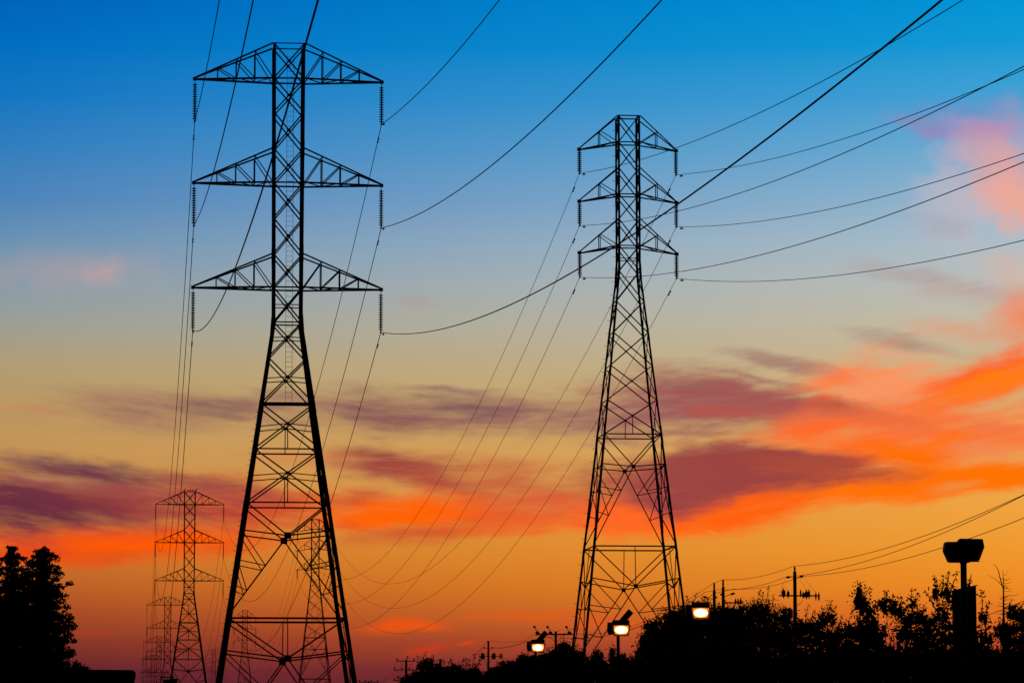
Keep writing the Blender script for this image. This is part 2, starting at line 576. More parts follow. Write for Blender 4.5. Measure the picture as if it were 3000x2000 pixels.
def make_spec(kind):
    s = Spec()
    s.kind = kind
    if kind == 'L':
        w = lambda y: 94 - (y - 126) * 6 / 816 if y < 942 else 88 + (y - 942) * .3
        rows = [126, 226, 327, 433, 532, 637, 742, 841, 942, 1045, 1180, 1313, 1470, 1551, 1567, 1655, 1728, 1797, 1809, 1903, 1927, 2020, 2120]
        cy = 220.0
        s.tip = [42.868, 36.42, 29.967]
        s.arm_w = 5.7415
        s.rise = 0.0
    else:
        w = lambda y: 65.6 if y < 794 else 65.6 + (y - 794) * .2238
        rows = [339, 413.5, 492, 564, 641.6, 717, 794, 883, 974, 1070, 1171, 1271, 1358, 1366, 1437, 1510, 1592, 1599, 1692, 1716, 1784, 1868, 1955]
        cy = 219.0
        s.tip = [38.337, 35.128, 31.962]
        s.arm_w = 2.9756
        s.rise = .43
    tab = level_table(cy, [(r, w(r)) for r in rows])
    s.z = {r: tab[i][0] for i, r in enumerate(rows)}
    zz = [t[0] for t in tab]
    hh = [t[1] for t in tab]
    slope = (hh[-1] - hh[-4]) / (zz[-1] - zz[-4])
    zz.append(0.0)
    hh.append(hh[-1] + slope * (0 - zz[-2]))
    zz, hh = zz[::-1], hh[::-1]
    s.hw = lambda z: float(np.interp(z, zz, hh))
    if kind == 'L':
        s.z[226], s.z[532], s.z[841] = s.tip
    else:
        s.z[413.5], s.z[564], s.z[717] = [t + s.rise for t in s.tip]
    return s


def build_tower(s, root, flat_arms=False):
    L = s.kind == 'L'
    z = s.z
    leg_s = (lambda h: .255 if h < 20 else (.22 if h < 28 else .18)) if L else (lambda h: .14 if h < 22 else .12)
    bs = .085 if L else .066          # brace
    ts = .06 if L else .05            # secondary brace
    hs = .10 if L else .075           # horizontals
    breaks = [0.0] + [z[r] for r in ((1809, 1470, 1180, 942, 742, 433, 126) if L else (1599, 1271, 974, 794, 564, 339))]
    for ix in (-1, 1):
        for iy in (-1, 1):
            m = MB()
            for a, b in zip(breaks, breaks[1:]):
                ha, hb = s.hw(a), s.hw(b)
                S = leg_s((a + b) / 2)
                m.corner((ix * ha, iy * ha, a), (ix * hb, iy * hb, b), S, (-ix, 0, 0), (0, -iy, 0))
                # splice plates
                if a > 0:
                    h2 = s.hw(a + .5)
                    m.corner((ix * (s.hw(a - .5) + .012), iy * (s.hw(a - .5) + .012), a - .5), (ix * (h2 + .012), iy * (h2 + .012), a + .5), S * 1.08, (-ix, 0, 0), (0, -iy, 0), .014)
            if ix < 0 < iy or (L and ix < 0):
                h = 3.0
                k = 0
                top = z[1180] if L else z[339] - .5
                while h < top:
                    q = s.hw(h)
                    if (k % 2 == 0) or not L:
                        m.tube([(ix * q, iy * (q - .07), h), (ix * (q + .19), iy * (q - .07), h)], .012, 5)
                    h += .37 if L else .78
                    k += 1
            # base plate
            q = s.hw(0)
            m.box((ix * (q - .1), iy * (q - .1), .06), .7, .7, .12)
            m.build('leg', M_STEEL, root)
    for k in range(4):
        R = Matrix.Rotation(k * math.pi / 2, 3, 'Z')
        n = R @ Vector((0, -1, 0))
        m = MB()

        def P(t, h, inset=0.0):
            q = s.hw(h)
            return R @ Vector((t * (q - .05), -q + .02 + inset, h))

        def bar(a, b, size, inset=0.0):
            m.angle(a + n * -inset, b + n * -inset, size, n)

        def gusset(c, w, h):
            m.box(c - n * .03, w if k % 2 == 0 else .018, .018 if k % 2 == 0 else w, h)

        def xpanel(a, b, size, mid=False, hang=None, bend=0.0):
            bar(P(-1, a), P(1, b), size)
            bar(P(1, a), P(-1, b), size, .03)
            ha, hb = s.hw(a), s.hw(b)
            zc = a + (b - a) * ha / (ha + hb)
            c = P(0, zc)
            gusset(c, .2 if L else .13, .2 if L else .13)
            if mid:
                bar(P(-1, zc - bend), c, ts, .06)
                bar(c, P(1, zc - bend), ts, .06)
            if hang is not None:
                bar(c, P(0, hang), ts, .06)
            return zc

        def horiz(h, size):
            bar(P(-1, h), P(1, h), size, .05)

        def portal(top, tie, gus, subs, foot, hanger=None):
            """V down to a centre gusset, ties from the legs, inverted V to the feet with redundants"""
            c = P(0, gus)
            bar(P(-1, top), c, bs)
            bar(P(1, top), c, bs, .02)
            gusset(c, .42 if L else .24, .4 if L else .24)
            if hanger is not None:
                bar(P(0, hanger), c, ts, .05)
            for sd in (-1, 1):
                f = P(sd, foot)
                bar(c, f, bs * .95, .02)
                bar(P(sd, tie), c, bs, .05)
                prev = P(sd, tie)
                for zz in subs:
                    # point of the inverted V level with zz
                    t = (gus - zz) / (gus - foot)
                    pv = c.lerp(f, t)
                    lg = P(sd, zz + (.35 if L else .25))
                    bar(prev, pv, ts, .06)
                    bar(lg, pv, ts, .06)
                    prev = lg

        if L:
            ups = [126, 226, 327, 433, 532, 637, 742, 841]
            for a, b in zip(ups, ups[1:]):
                xpanel(z[b], z[a], bs)
            for a in (126, 226, 532, 841):
                horiz(z[a], .10 if a != 126 else .07)
            xpanel(z[942], z[841], bs, True)
            horiz(z[942], .08)
            xpanel(z[1045], z[942], bs, True, None, .05)
            xpanel(z[1180], z[1045], bs, True, None, .1)
            if k == 0 or k == 2:
                horiz(z[1180] if k == 0 else z[1180] + .2, .13)
            xpanel(z[1313], z[1180], bs, True, z[1313], .2)
            horiz(z[1313], .09)
            xpanel(z[1470], z[1313], bs, True, z[1470], .2)
            horiz(z[1470], .09)
            portal(z[1470], z[1551], z[1567], [z[1655], z[1728]], z[1797])
            horiz(z[1809], .12)
            portal(z[1809], z[1903], z[1927], [z[2020], z[2120]], 0.3, z[1809])
        else:
            ups = [339, 413.5, 492, 564, 641.6, 717]
            for a, b in zip(ups, ups[1:]):
                xpanel(z[b], z[a], bs)
            for a in (339, 413.5, 564, 717):
                horiz(z[a], .075)
            xpanel(z[794], z[717], bs, True)
            rest = [794, 883, 974, 1070, 1171]
            for a, b in zip(rest, rest[1:]):
                xpanel(z[b], z[a], bs)
            xpanel(z[1271], z[1171], bs, False, z[1271])
            horiz(z[1271], .075)
            portal(z[1271], z[1358], z[1366], [z[1437], z[1510]], z[1592])
            horiz(z[1599], .085)
            portal(z[1599], z[1692], z[1716], [z[1784], z[1868]], z[1955], z[1599])
            xpanel(0.3, z[1955], bs)
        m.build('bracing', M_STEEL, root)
    # cross arms
    tops = (126, 433, 742) if L else (339, 492, 641.6)
    bots = (226, 532, 841) if L else (413.5, 564, 717)
    fr = (.29, .53, .77) if L else (.53,)
    cs = .115 if L else .085
    for lev in range(3):
        zt, zb = z[tops[lev]], z[bots[lev]]
        for sd in (-1, 1):
            ch, web = MB(), MB()
            tipz = s.tip[lev]
            tip = Vector((sd * s.arm_w, 0, tipz))
            lines = {}
            for iy in (-1, 1):
                qb, qt = s.hw(zb), s.hw(zt)
                b0 = Vector((sd * qb, iy * qb, zb))
                t0 = Vector((sd * qt, iy * qt, zt))
                tb = tip + Vector((0, iy * .06, 0))
                tt = tip + Vector((0, iy * .06, .10))
                nrm = Vector((0, iy, 0))
                if flat_arms:
                    tt = tip + Vector((0, iy * .06, 1.5))
                ch.angle(b0, tb, cs, nrm)
                ch.angle(t0, tt, cs * .85, nrm)
                lines[iy] = (b0, tb, t0, tt)
                prev = None
                for f in fr:
                    pb = tb.lerp(b0, f)
                    pt = tt.lerp(t0, f)
                    web.angle(pb, pt, ts * 1.05, nrm)
                    if prev is not None:
                        web.angle(prev, pb, ts * 1.05, nrm)
                    prev = pt
                web.angle(prev, b0, ts * 1.05, nrm)
            # plan bracing between the two bottom chords
            seq = [1.0] + list(fr[::-1])
            for i, (fa, fb) in enumerate(zip(seq, seq[1:])):
                b0, tb = lines[-1][0], lines[-1][1]
                c0, tc2 = lines[1][0], lines[1][1]
                p, q = (tb.lerp(b0, fa), tc2.lerp(c0, fb)) if i % 2 == 0 else (tc2.lerp(c0, fa), tb.lerp(b0, fb))
                web.angle(p, q, ts, (0, 0, -1))
                web.angle(tb.lerp(b0, fb), tc2.lerp(c0, fb), ts, (0, 0, -1))
            ch.box(tip + Vector((sd * .02, 0, .02)), .22, .16, .2)
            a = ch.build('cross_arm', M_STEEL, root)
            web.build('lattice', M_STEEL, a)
    if L:
        m = MB()
        q = .04
        x0 = .12
        y0 = -.02
        zt, zl = z[126] - .6, z[1180]
        for x in (-.205, .205):
            m.box((x0 + x, y0, (zt + zl) / 2), .022, .022, zt - zl)
        h = zl + .2
        while h < zt:
            m.tube([(x0 - .19, y0, h), (x0 + .19, y0, h)], .0105, 5)
            h += .31
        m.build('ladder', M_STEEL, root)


SPEC_L, SPEC_R = make_spec('L'), make_spec('R')
BASE_L = Vector((-13.754, 220.0, 0))
BASE_R = Vector((7.089, 218.966, 0))
DIST_L = [0, 396.2, 791.9, 1155.1, 1575, 1965]
DZ_L = [0, .86, -.10, .645, 5.2, 7.2]
DIST_R = [0, 385, 770, 1155]
DZ_R = [0, 0, 0, .4]
TXT_L = ['tall near steel lattice pylon left of centre with three long arms', 'second pylon of the left row with small birds on top',
         'third pylon of the left row half hidden behind the second', 'fourth pylon of the left row low behind the third',
         'fifth pylon of the left row low above the dark horizon', 'last tiny pylon of the left row low by the dark roof']
TXT_R = ['steel lattice pylon right of centre with three short sloping arms', 'pylon seen through the right leg of the tall near pylon',
         'small far pylon framed low inside the legs of the tall near pylon', 'tiny far pylon with flat boxy arms left of the tall pylon leg']
SHORT_L = ['tall near pylon', 'second pylon with birds on top', 'third pylon of the left row', 'fourth pylon of the left row', 'fifth pylon of the left row', 'last pylon of the left row']
SHORT_R = ['short armed pylon right of centre', "pylon seen through tall pylon's legs", "small pylon between tall pylon's legs", 'tiny boxy pylon far off']

towers = {}
for kind, spec, basep, dist, dz, txt, grp in (('L', SPEC_L, BASE_L, DIST_L, DZ_L, TXT_L, 'pylons of the left row'), ('R', SPEC_R, BASE_R, DIST_R, DZ_R, TXT_R, 'pylons of the right row')):
    first = thing('lattice_pylon', txt[0], 'pylon', basep, AZ, grp)
    build_tower(spec, first)
    towers[(kind, 0)] = first
    for i in range(1, len(dist)):
        loc = basep + DIR * dist[i] + Vector((0, 0, dz[i]))
        if kind == 'R' and i == 3:
            t = thing('lattice_pylon', txt[i], 'pylon', loc, AZ, grp)
            build_tower(spec, t, True)
        else:
            t = copy_tree(first)
            t.location = loc
            t['label'] = txt[i]
        towers[(kind, i)] = t

# ------------------------------------------------------------------ insulator strings


def disc_profile(r):
    return [(.02, .075), (.035, .07), (.04, .03), (r * .45, .018), (r * .92, .0), (r, -.024), (r * .92, -.04), (r * .5, -.034), (.045, -.045), (.03, -.07)]


DROP = {'L': 2.62, 'R': 1.465}
NDISC = {'L': 15, 'R': 10}
GAP = {'L': .151, 'R': .126}
START = {'L': .32, 'R': .16}
disc_me = {}
for kd, r in (('L', .142), ('R', .142)):
    m = MB()
    m.lathe(disc_profile(r), (0, 0, 0), 16)
    disc_me[kd] = m.build('insulator_disc', M_DISC, mesh_only=True, smooth=True)


def string_hardware(kd, full):
    m = MB()
    last = START[kd] + GAP[kd] * (NDISC[kd] - 1)
    m.tube([(0, 0, .06), (0, 0, -START[kd])], .025, 6)
    m.tube([(0, 0, -START[kd]), (0, 0, -last - .05)], .05, 6)
    if full:
        for i in range(NDISC[kd]):
            m.lathe(disc_profile(.13), (0, 0, -START[kd] - i * GAP[kd]), 8)
    return m


def clamp(kd):
    m = MB()
    d = DROP[kd]
    last = START[kd] + GAP[kd] * (NDISC[kd] - 1)
    m.tube([(0, 0, -last), (0, 0, -d)], .035, 6)
    # suspension shoe along the cable
    m.tube([(0, -.26, -d + .03), (0, -.12, -d), (0, .12, -d), (0, .26, -d + .03)], [.035, .06, .06, .035], 8)
    return m


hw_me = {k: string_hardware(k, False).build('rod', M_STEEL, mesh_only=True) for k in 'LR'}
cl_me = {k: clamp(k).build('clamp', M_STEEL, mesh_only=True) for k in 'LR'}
far_me = {}
for k in 'LR':
    a, b = string_hardware(k, True), clamp(k)
    a.poly(b.v, b.f)
    far_me[k] = a.build('insulator_string', M_DISC, mesh_only=True)

ARM_WORD = ['top', 'middle', 'bottom']
for kd, spec, basep, dist, dz, short in (('L', SPEC_L, BASE_L, DIST_L, DZ_L, SHORT_L), ('R', SPEC_R, BASE_R, DIST_R, DZ_R, SHORT_R)):
    for i in range(len(dist)):
        for lev in range(3):
            for sd in (-1, 1):
                p = basep + DIR * dist[i] + ARM * (sd * spec.arm_w) + Vector((0, 0, spec.tip[lev] + dz[i]))
                lab = ('ribbed ' if i == 0 else 'thin ') + 'insulator string, ' + ('left' if sd < 0 else 'right') + ' end of the ' + ARM_WORD[lev] + ' arm, ' + short[i]
                if i == 0:
                    t = thing('insulator_string', lab, 'insulator', p, AZ, 'ribbed insulator strings')
                    for nm, me in (('rod', hw_me[kd]), ('clamp', cl_me[kd])):
                        o = bpy.data.objects.new(nm, me)
                        C.objects.link(o)
                        o.parent = t
                    for q in range(NDISC[kd]):
                        o = bpy.data.objects.new('disc', disc_me[kd])
                        C.objects.link(o)
                        o.parent = t
                        o.location = (0, 0, -START[kd] - q * GAP[kd])
                else:
                    o = bpy.data.objects.new('insulator_string', far_me[kd])
                    C.objects.link(o)
                    o.location = p
                    o.rotation_euler = (0, 0, AZ)
                    tag(o, lab, 'insulator', 'thin insulator strings far off')

# ------------------------------------------------------------------ conductors
SAG_FRONT = {('L', -1): (11.2, 11.7, 12.0), ('L', 1): (12.1, 12.5, 12.2), ('R', -1): (13.7, 13.7, 13.4), ('R', 1): (14.2, 14.1, 14.2)}
SAG_BACK = {('L', -1): (13.5, 13.5, 13.5), ('L', 1): (13.2, 13.6, 13.4), ('R', -1): (14.5, 14.4, 14.3), ('R', 1): (15.1, 15.0, 15.0)}


def sag_pts(a, b, sag, n):
    out = []
    for i in range(n + 1):
        t = i / n
        p = a.lerp(b, t)
        p.z -= 4 * sag * t * (1 - t)
        out.append(p)
    return out


for kd, spec, basep, dist, dz, rad, row in (('L', SPEC_L, BASE_L, DIST_L, DZ_L, .0235, SHORT_L[0]), ('R', SPEC_R, BASE_R, DIST_R, DZ_R, .017, SHORT_R[0])):
    for lev in range(3):
        for sd in (-1, 1):
            pts_at = [basep + DIR * dd + ARM * (sd * spec.arm_w) + Vector((0, 0, spec.tip[lev] - DROP[kd] + z0)) for dd, z0 in zip([-385] + list(dist), [0] + list(dz))]
            path = []
            for i in range(len(pts_at) - 1):
                span = (pts_at[i + 1] - pts_at[i]).length
                sg = SAG_FRONT[(kd, sd)][lev] if i == 0 else SAG_BACK[(kd, sd)][lev] * (span / 390) ** 2
                seg = sag_pts(pts_at[i], pts_at[i + 1], sg, 90 if i == 0 else (60 if i == 1 else 36))
                path += seg if i == 0 else seg[1:]
            root = pts_at[1]
            m = MB()
            m.tube([p - root for p in path], rad, 6)
            o = m.build('power_cable', M_CABLE, None, True)
            o.location = root
            tag(o, 'power cable from the ' + ('left' if sd < 0 else 'right') + ' end of the ' + ARM_WORD[lev] + ' arm, ' + row, 'cable', 'power cables of ' + ('the left row' if kd == 'L' else 'the right row'))
            # vibration dampers clipped beside the pylon
            for sgn, dd in ((1, 3.0), (-1, 2.2)):
                k = 90
                nb = path[k + 1] if sgn > 0 else path[k - 1]
                d = (nb - path[k]).normalized()
                p = d * dd
                mm = MB()
                mm.tube([p - d * .42 + Vector((0, 0, -.10)), p - d * .22 + Vector((0, 0, -.10)), p - d * .2 + Vector((0, 0, -.09)), p + d * .2 + Vector((0, 0, -.09)), p + d * .22 + Vector((0, 0, -.10)), p + d * .42 + Vector((0, 0, -.10))], [.05, .055, .012, .012, .055, .05], 7)
                mm.tube([p, p + Vector((0, 0, -.1))], .02, 5)
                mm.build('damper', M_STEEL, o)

# ------------------------------------------------------------------ birds on the second pylon
top = SPEC_L.z[126]
q_ = SPEC_L.hw(top)
bird_spots = [(-q_ + .05, -q_ + .1, 1.25), (-.38, -q_ + .08, .85), (.02, -q_ + .08, 1.0), (.42, -q_ + .08, .95), (q_ - .05, -q_ + .1, 1.2)]
bird_lab = ['dark bird on the left corner of the second pylon', 'dark bird next to the left corner bird on the second pylon', 'dark bird in the middle of the five on the second pylon',
            'dark bird next to the right corner bird on the second pylon', 'dark bird on the right corner of the second pylon']
T2 = BASE_L + DIR * DIST_L[1] + Vector((0, 0, DZ_L[1]))
for (x, y, sc), lb in zip(bird_spots, bird_lab):
    me = bpy.data.meshes.new('bird')
    J = [((-.20, 0, .02), .02), ((-.10, 0, .10), .045), ((.0, 0, .17), .085), ((.08, 0, .26), .08), ((.13, 0, .34), .05), ((.17, 0, .39), .055), ((.22, 0, .395), .02), ((.27, 0, .385), .008),
         ((.0, .04, .06), .014), ((.0, .04, .0), .012), ((.0, -.04, .06), .014), ((.0, -.04, .0), .012)]
    me.from_pydata([j[0] for j in J], [(0, 1), (1, 2), (2, 3), (3, 4), (4, 5), (5, 6), (6, 7), (2, 8), (8, 9), (2, 10), (10, 11)], [])
    me.materials.append(M_FEATHER)
    o = bpy.data.objects.new('bird', me)
    C.objects.link(o)
    md = o.modifiers.new('skin', 'SKIN')
    o.modifiers.new('sub', 'SUBSURF').levels = 1
    for i, j in enumerate(J):
        me.skin_vertices[0].data[i].radius = (j[1], j[1])
    me.skin_vertices[0].data[2].use_root = True
    o.scale = (sc, sc, sc)
    o.location = T2 + ARM * x + DIR * y + Vector((0, 0, top + .005))
    o.rotation_euler = (0, 0, AZ + .15)
    tag(o, lb, 'bird', 'birds perched on the second pylon')

# ------------------------------------------------------------------ wooden utility poles and their wires
POLE = {'P0': (36.0, 117.0), 'P1': (20.57, 264.0), 'P2': (16.57, 285.0), 'P3': (16.2, 291.0), 'P4': (4.95, 414.0), 'P5': (-2.98, 452.0), 'P6': (-15.5, 531.0), 'P7': (-9.4, 475.0), 'P8': (-28.7, 726.0)}


def pole_shaft(m, h, r0, r1):
    m.tube([(0, 0, 0), (0, 0, h * .5), (0, 0, h)], [r0, (r0 + r1) / 2, r1], 10)


def post_ins(m, x, z, dx, dz, r=.09):
    """small line-post insulator lying from (x,z) along (dx,dz)"""
    a, b = Vector((x, 0, z)), Vector((x + dx, 0, z + dz))
    m.tube([a, a.lerp(b, .25), a.lerp(b, .3), a.lerp(b, .85), a.lerp(b, .9), b], [.03, .03, r, r * .9, .04, .03], 8)


def make_pole(key, name_label, build):
    x, y = POLE[key]
    t = thing('utility_pole', name_label, 'pole', (x, y, ground_z(y)), AZ, 'wooden utility poles')
    build(t)
    return t


def top_z(py, key):
    x, y = POLE[key]
    return at(1500, py, y).z - ground_z(y)


def pole_one(t):
    m = MB()
    pole_shaft(m, top_z(1674, 'P1'), .19, .125)
    m.build('shaft', M_WOOD, t)
    m = MB()
    z0 = top_z(1674, 'P1')
    m.tube([(0, 0, z0), (0, 0, z0 + .06), (0, 0, z0 + .07), (0, 0, z0 + .32), (0, 0, z0 + .34), (0, 0, z0 + .42)], [.05, .05, .075, .07, .03, .03], 8)
    m.build('insulator', M_DISC, t)
    zi = top_z(1690, 'P1')
    for sd in (-1, 1):
        m = MB()
        m.tube([(0, 0, zi - .15), (sd * .3, 0, zi)], .025, 5)
        post_ins(m, sd * .3, zi, sd * .34, .06 * (1 if sd > 0 else -.5), .09)
        m.build('insulator', M_DISC, t)
    za = top_z(1745, 'P1')
    m = MB()
    m.box((.3, -.12, za), 3.0, .1, .1)
    m.tube([(0, -.1, za - .75), (.45, -.12, za - .5), (.62, -.12, za - .05)], .02, 5)
    m.build('crossarm', M_WOOD, t)
    for (xx, w, zz, h) in ((-.86, .3, .18, .7), (-.52, .22, .12, .6), (.4, .13, .2, .6), (.6, .22, .05, .5), (.82, .25, .1, .7), (1.02, .17, .14, .75), (1.52, .12, -.02, .7), (1.74, .14, -.05, .72)):
        m = MB()
        c = za + zz
        m.tube([(xx, -.12, c - h / 2), (xx, -.12, c - h * .32), (xx, -.12, c - h * .3), (xx, -.12, c + h * .25), (xx, -.12, c + h * .28), (xx, -.12, c + h / 2)], [w * .2, w * .2, w / 2, w / 2, w * .25, w * .12], 9)
        m.build('cutout', M_DISC, t)
    m = MB()
    for a, b, hgt in (((-.55, zi), (-1.1, za + .1), .25), ((.65, zi), (1.5, za + .3), -.05), ((.3, zi - .1), (1.2, za), -.05), ((-1.1, za + .2), (-.6, za + .4), .35)):
        pts = []
        for i in range(11):
            q = i / 10
            pts.append((a[0] + (b[0] - a[0]) * q, -.1, a[1] + (b[1] - a[1]) * q + hgt * 4 * q * (1 - q)))
        m.tube(pts, .008, 4)
    m.build('jumper', M_CABLE, t)


def pole_two(key, py, big):
    def f(t):
        zt = top_z(py + 22, key)
        m = MB()
        pole_shaft(m, zt, .17, .12)
        m.build('shaft', M_WOOD, t)
        m = MB()
        m.tube([(0, 0, zt), (0, 0, zt + .08), (0, 0, zt + .1), (0, 0, zt + .5), (0, 0, zt + .6)], [.06, .06, .08, .075, .03], 8)
        m.build('insulator', M_DISC, t)
        zi = zt - .6
        sd = 1 if big else -1
        m = MB()
        m.tube([(0, 0, zi - .2), (sd * .5, 0, zi)], .025, 5)
        post_ins(m, sd * .5, zi, sd * .45, .12 if sd > 0 else .06, .09)
        m.build('insulator', M_DISC, t)
        m = MB()
        m.tube([(0, 0, zi), (-sd * .22, 0, zi + .02)], .09, 6)
        m.build('insulator', M_DISC, t)
        if big:
            za = top_z(1765, key)
            m = MB()
            m.box((.75, -.12, za), 1.6, .1, .1)
            m.build('crossarm', M_WOOD, t)
            for xx in (.95, 1.15, 1.35):
                m = MB()
                m.tube([(xx, -.12, za - .1), (xx, -.12, za + .1), (xx, -.12, za + .35)], [.08, .09, .02], 7)
                m.build('cutout', M_DISC, t)
    return f


def pole_four(t):
    zt = top_z(1848, 'P4')
    za = top_z(1857, 'P4')
    m = MB()
    pole_shaft(m, zt, .18, .14)
    m.build('shaft', M_WOOD, t)
    m = MB()
    m.box((-.2, -.18, za), 4.2, .13, .16)
    m.tube([(-1.1, -.18, za - .05), (-.05, -.15, za - .85)], .03, 5)
    m.tube([(1.1, -.18, za - .05), (.05, -.15, za - .85)], .03, 5)
    m.build('crossarm', M_WOOD, t)
    for xx in (-2.12, -.62, 1.55):
        m = MB()
        m.lathe([(.1, -.12), (.22, -.08), (.24, .12), (.16, .25), (.04, .3)], (xx, -.18, za + .05), 9)
        m.tube([(xx - .05, -.18, za + .2), (xx - .3, -.18, za + .75)], .035, 5)
        m.tube([(xx + .12, -.18, za + .2), (xx - .12, -.18, za + .7)], .02, 5)
        m.lathe([(.05, -.12), (.15, -.06), (.15, .1), (.05, .16)], (xx - .34, -.18, za + .8), 9)
        m.build('cutout', M_DISC, t)
    m = MB()
    m.tube([(.15, -.1, zt - .1), (.5, -.1, zt + .15)], .02, 5)
    m.tube([(.55, -.1, za), (.5, -.1, za - 2.2)], .015, 5)
    m.build('jumper', M_CABLE, t)


def pole_five(t):
    zt = top_z(1876, 'P5')
    m = MB()
    pole_shaft(m, zt, .2, .12)
    m.build('shaft', M_WOOD, t)
    zi = top_z(1897, 'P5')
    for sd in (-1, 1):
        m = MB()
        m.tube([(0, 0, zi - .12), (sd * .3, 0, zi + .02)], .025, 5)
        post_ins(m, sd * .3, zi, sd * .35, .06, .08)
        m.build('insulator', M_DISC, t)
    za = top_z(1921, 'P5')
    m = MB()
    m.box((.3, -.15, za), 2.9, .1, .09)
    m.build('crossarm', M_WOOD, t)
    for xx in (-.85, -.72, -.58, .5, .66, .82, 1.45, 1.68):
        m = MB()
        h = .42 if abs(xx) < 1 else .38
        m.tube([(xx, -.15, za - h), (xx, -.15, za - h * .6), (xx, -.15, za + h * .7), (xx, -.15, za + h)], [.03, .09, .08, .02], 8)
        m.build('cutout', M_DISC, t)
    m = MB()
    m.tube([(-.55, -.1, za), (-.1, -.1, za - 1.4)], .03, 5)
    m.tube([(.5, -.1, za), (.1, -.1, za - .9)], .03, 5)
    m.build('brace', M_WOOD, t)


def pole_six(t):
    zt = top_z(1932, 'P6')
    m = MB()
    pole_shaft(m, zt, .22, .17)
    m.tube([(.15, 0, zt), (.15, 0, zt + .6)], .07, 6)
    m.build('shaft', M_WOOD, t)
    for py, hw, n in ((1935, 1.35, 2), (1961, 1.7, 4), (1985, 1.3, 2), (1992, 1.75, 3)):
        za = top_z(py, 'P6')
        m = MB()
        m.box((-.1, -.2, za), hw * 2, .13, .12)
        m.build('crossarm', M_WOOD, t)
        for i in range(n):
            xx = -hw + .1 + (2 * hw - .2) * i / (n - 1)
            m = MB()
            m.lathe([(.04, 0), (.05, .05), (.11, .09), (.1, .3), (.04, .36)], (xx - .1, -.2, za + .06), 8)
            m.build('insulator', M_DISC, t)


def pole_plain(key, py, arm_py, hw):
    def f(t):
        zt = top_z(py, key)
        m = MB()
        pole_shaft(m, zt, .22, .17)
        m.build('shaft', M_WOOD, t)
        za = top_z(arm_py, key)
        m = MB()
        m.box((0, -.2, za), hw * 2, .14, .14)
        m.build('crossarm', M_WOOD, t)
        for i in range(4):
            m = MB()
            m.lathe([(.05, 0), (.06, .06), (.14, .1), (.12, .36), (.05, .42)], (-hw + .15 + (2 * hw - .3) * i / 3, -.2, za + .07), 8)
            m.build('insulator', M_DISC, t)
    return f


make_pole('P1', 'utility pole with clustered fuse cutouts above the trees right of the pylons', pole_one)
make_pole('P2', 'right one of two bare pole tops close together above the trees', pole_two('P2', 1697, True))
make_pole('P3', 'left one of two bare pole tops close together above the trees', pole_two('P3', 1706, False))
make_pole('P4', 'utility pole with tilted fuses on a long crossarm beside the leftmost lamp', pole_four)
make_pole('P5', 'slim pole with two rows of insulators left of the leftmost lamp', pole_five)
make_pole('P6', 'utility pole with stacked crossarms at the left end of the trees', pole_six)
make_pole('P7', 'short plain pole top poking out of small trees', pole_plain('P7', 1929, 1962, .9))
make_pole('P8', 'lowest far pole with a single crossarm at the bottom edge', pole_plain('P8', 1993, 1997, 2.0))


def wire_through(name, label, stops, sags, rad=.018):
    path = []
    for i in range(len(stops) - 1):
        seg = sag_pts(stops[i], stops[i + 1], sags[i], 30)
        path += seg if i == 0 else seg[1:]
    root = stops[0]
    m = MB()
    m.tube([p - root for p in path], rad, 5)
    o = m.build(name, M_CABLE, None, True)
    o.location = root
    tag(o, label, 'wire', 'thin wires on the utility poles')


def pp(px, py, key):
    return at(px, py, POLE[key][1])


wire_through('utility_wire', 'topmost thin wire over the utility poles at lower right', [at(3190, 1356, 150), pp(2326, 1657, 'P1'), pp(2117, 1697, 'P2'), pp(2092, 1706, 'P3'), pp(1660, 1852, 'P4'), pp(1429, 1876, 'P5'), pp(1290, 1930, 'P7'), pp(1193, 1919, 'P6'), pp(1100, 1993, 'P8')], [.85, .3, .02, 1.5, .5, 1.4, .8, 1.6])
wire_through('utility_wire', 'middle thin wire over the utility poles at lower right', [at(3190, 1348, 150), pp(2303, 1689, 'P1'), pp(2100, 1726, 'P2'), pp(2066, 1733, 'P3'), pp(1604, 1856, 'P4'), pp(1415, 1897, 'P5'), pp(1166, 1932, 'P6'), pp(1084, 1993, 'P8')], [.95, .3, .02, 1.7, .5, 3.2, 1.6])
wire_through('utility_wire', 'lowest of the three thin wires over the utility poles at lower right', [at(3190, 1436, 150), pp(2350, 1687, 'P1'), pp(2148, 1724, 'P2'), pp(2100, 1735, 'P3'), pp(1563, 1858, 'P4'), pp(1444, 1895, 'P5'), pp(1158, 1960, 'P6'), pp(1062, 1995, 'P8')], [.75, .3, .02, 1.7, .6, 3.2, 1.6])
wire_through('phone_cable', 'low cable crossing behind the bare sapling at far right', [at(3190, 1664, 150), at(2560, 1824, 264), at(2330, 1870, 264)], [1.2, .3], .017)
wire_through('phone_cable', 'lower cable dipping into the trees below the bare sapling', [at(3190, 1700, 70), at(2800, 1850, 80)], [.25], .007)

# ------------------------------------------------------------------ parking lot lamps


def lens_mesh(w, h, d):
    """bowed refractor, bulging towards -Y"""
    m = MB()
    nx_, nz_ = 10, 6
    pts = []
    for j in range(nz_ + 1):
        for i in range(nx_ + 1):
            a, b = i / nx_ * 2 - 1, j / nz_ * 2 - 1
            taper = 1 - .22 * (1 - (b + 1) / 2) ** 1.5
            pts.append((a * w / 2 * taper, -d * (1 - abs(a) ** 3) * (1 - abs(b) ** 3) - .004, b * h / 2))
    m.poly(pts, [(j * (nx_ + 1) + i, j * (nx_ + 1) + i + 1, (j + 1) * (nx_ + 1) + i + 1, (j + 1) * (nx_ + 1) + i) for j in range(nz_) for i in range(nx_)])
    return m


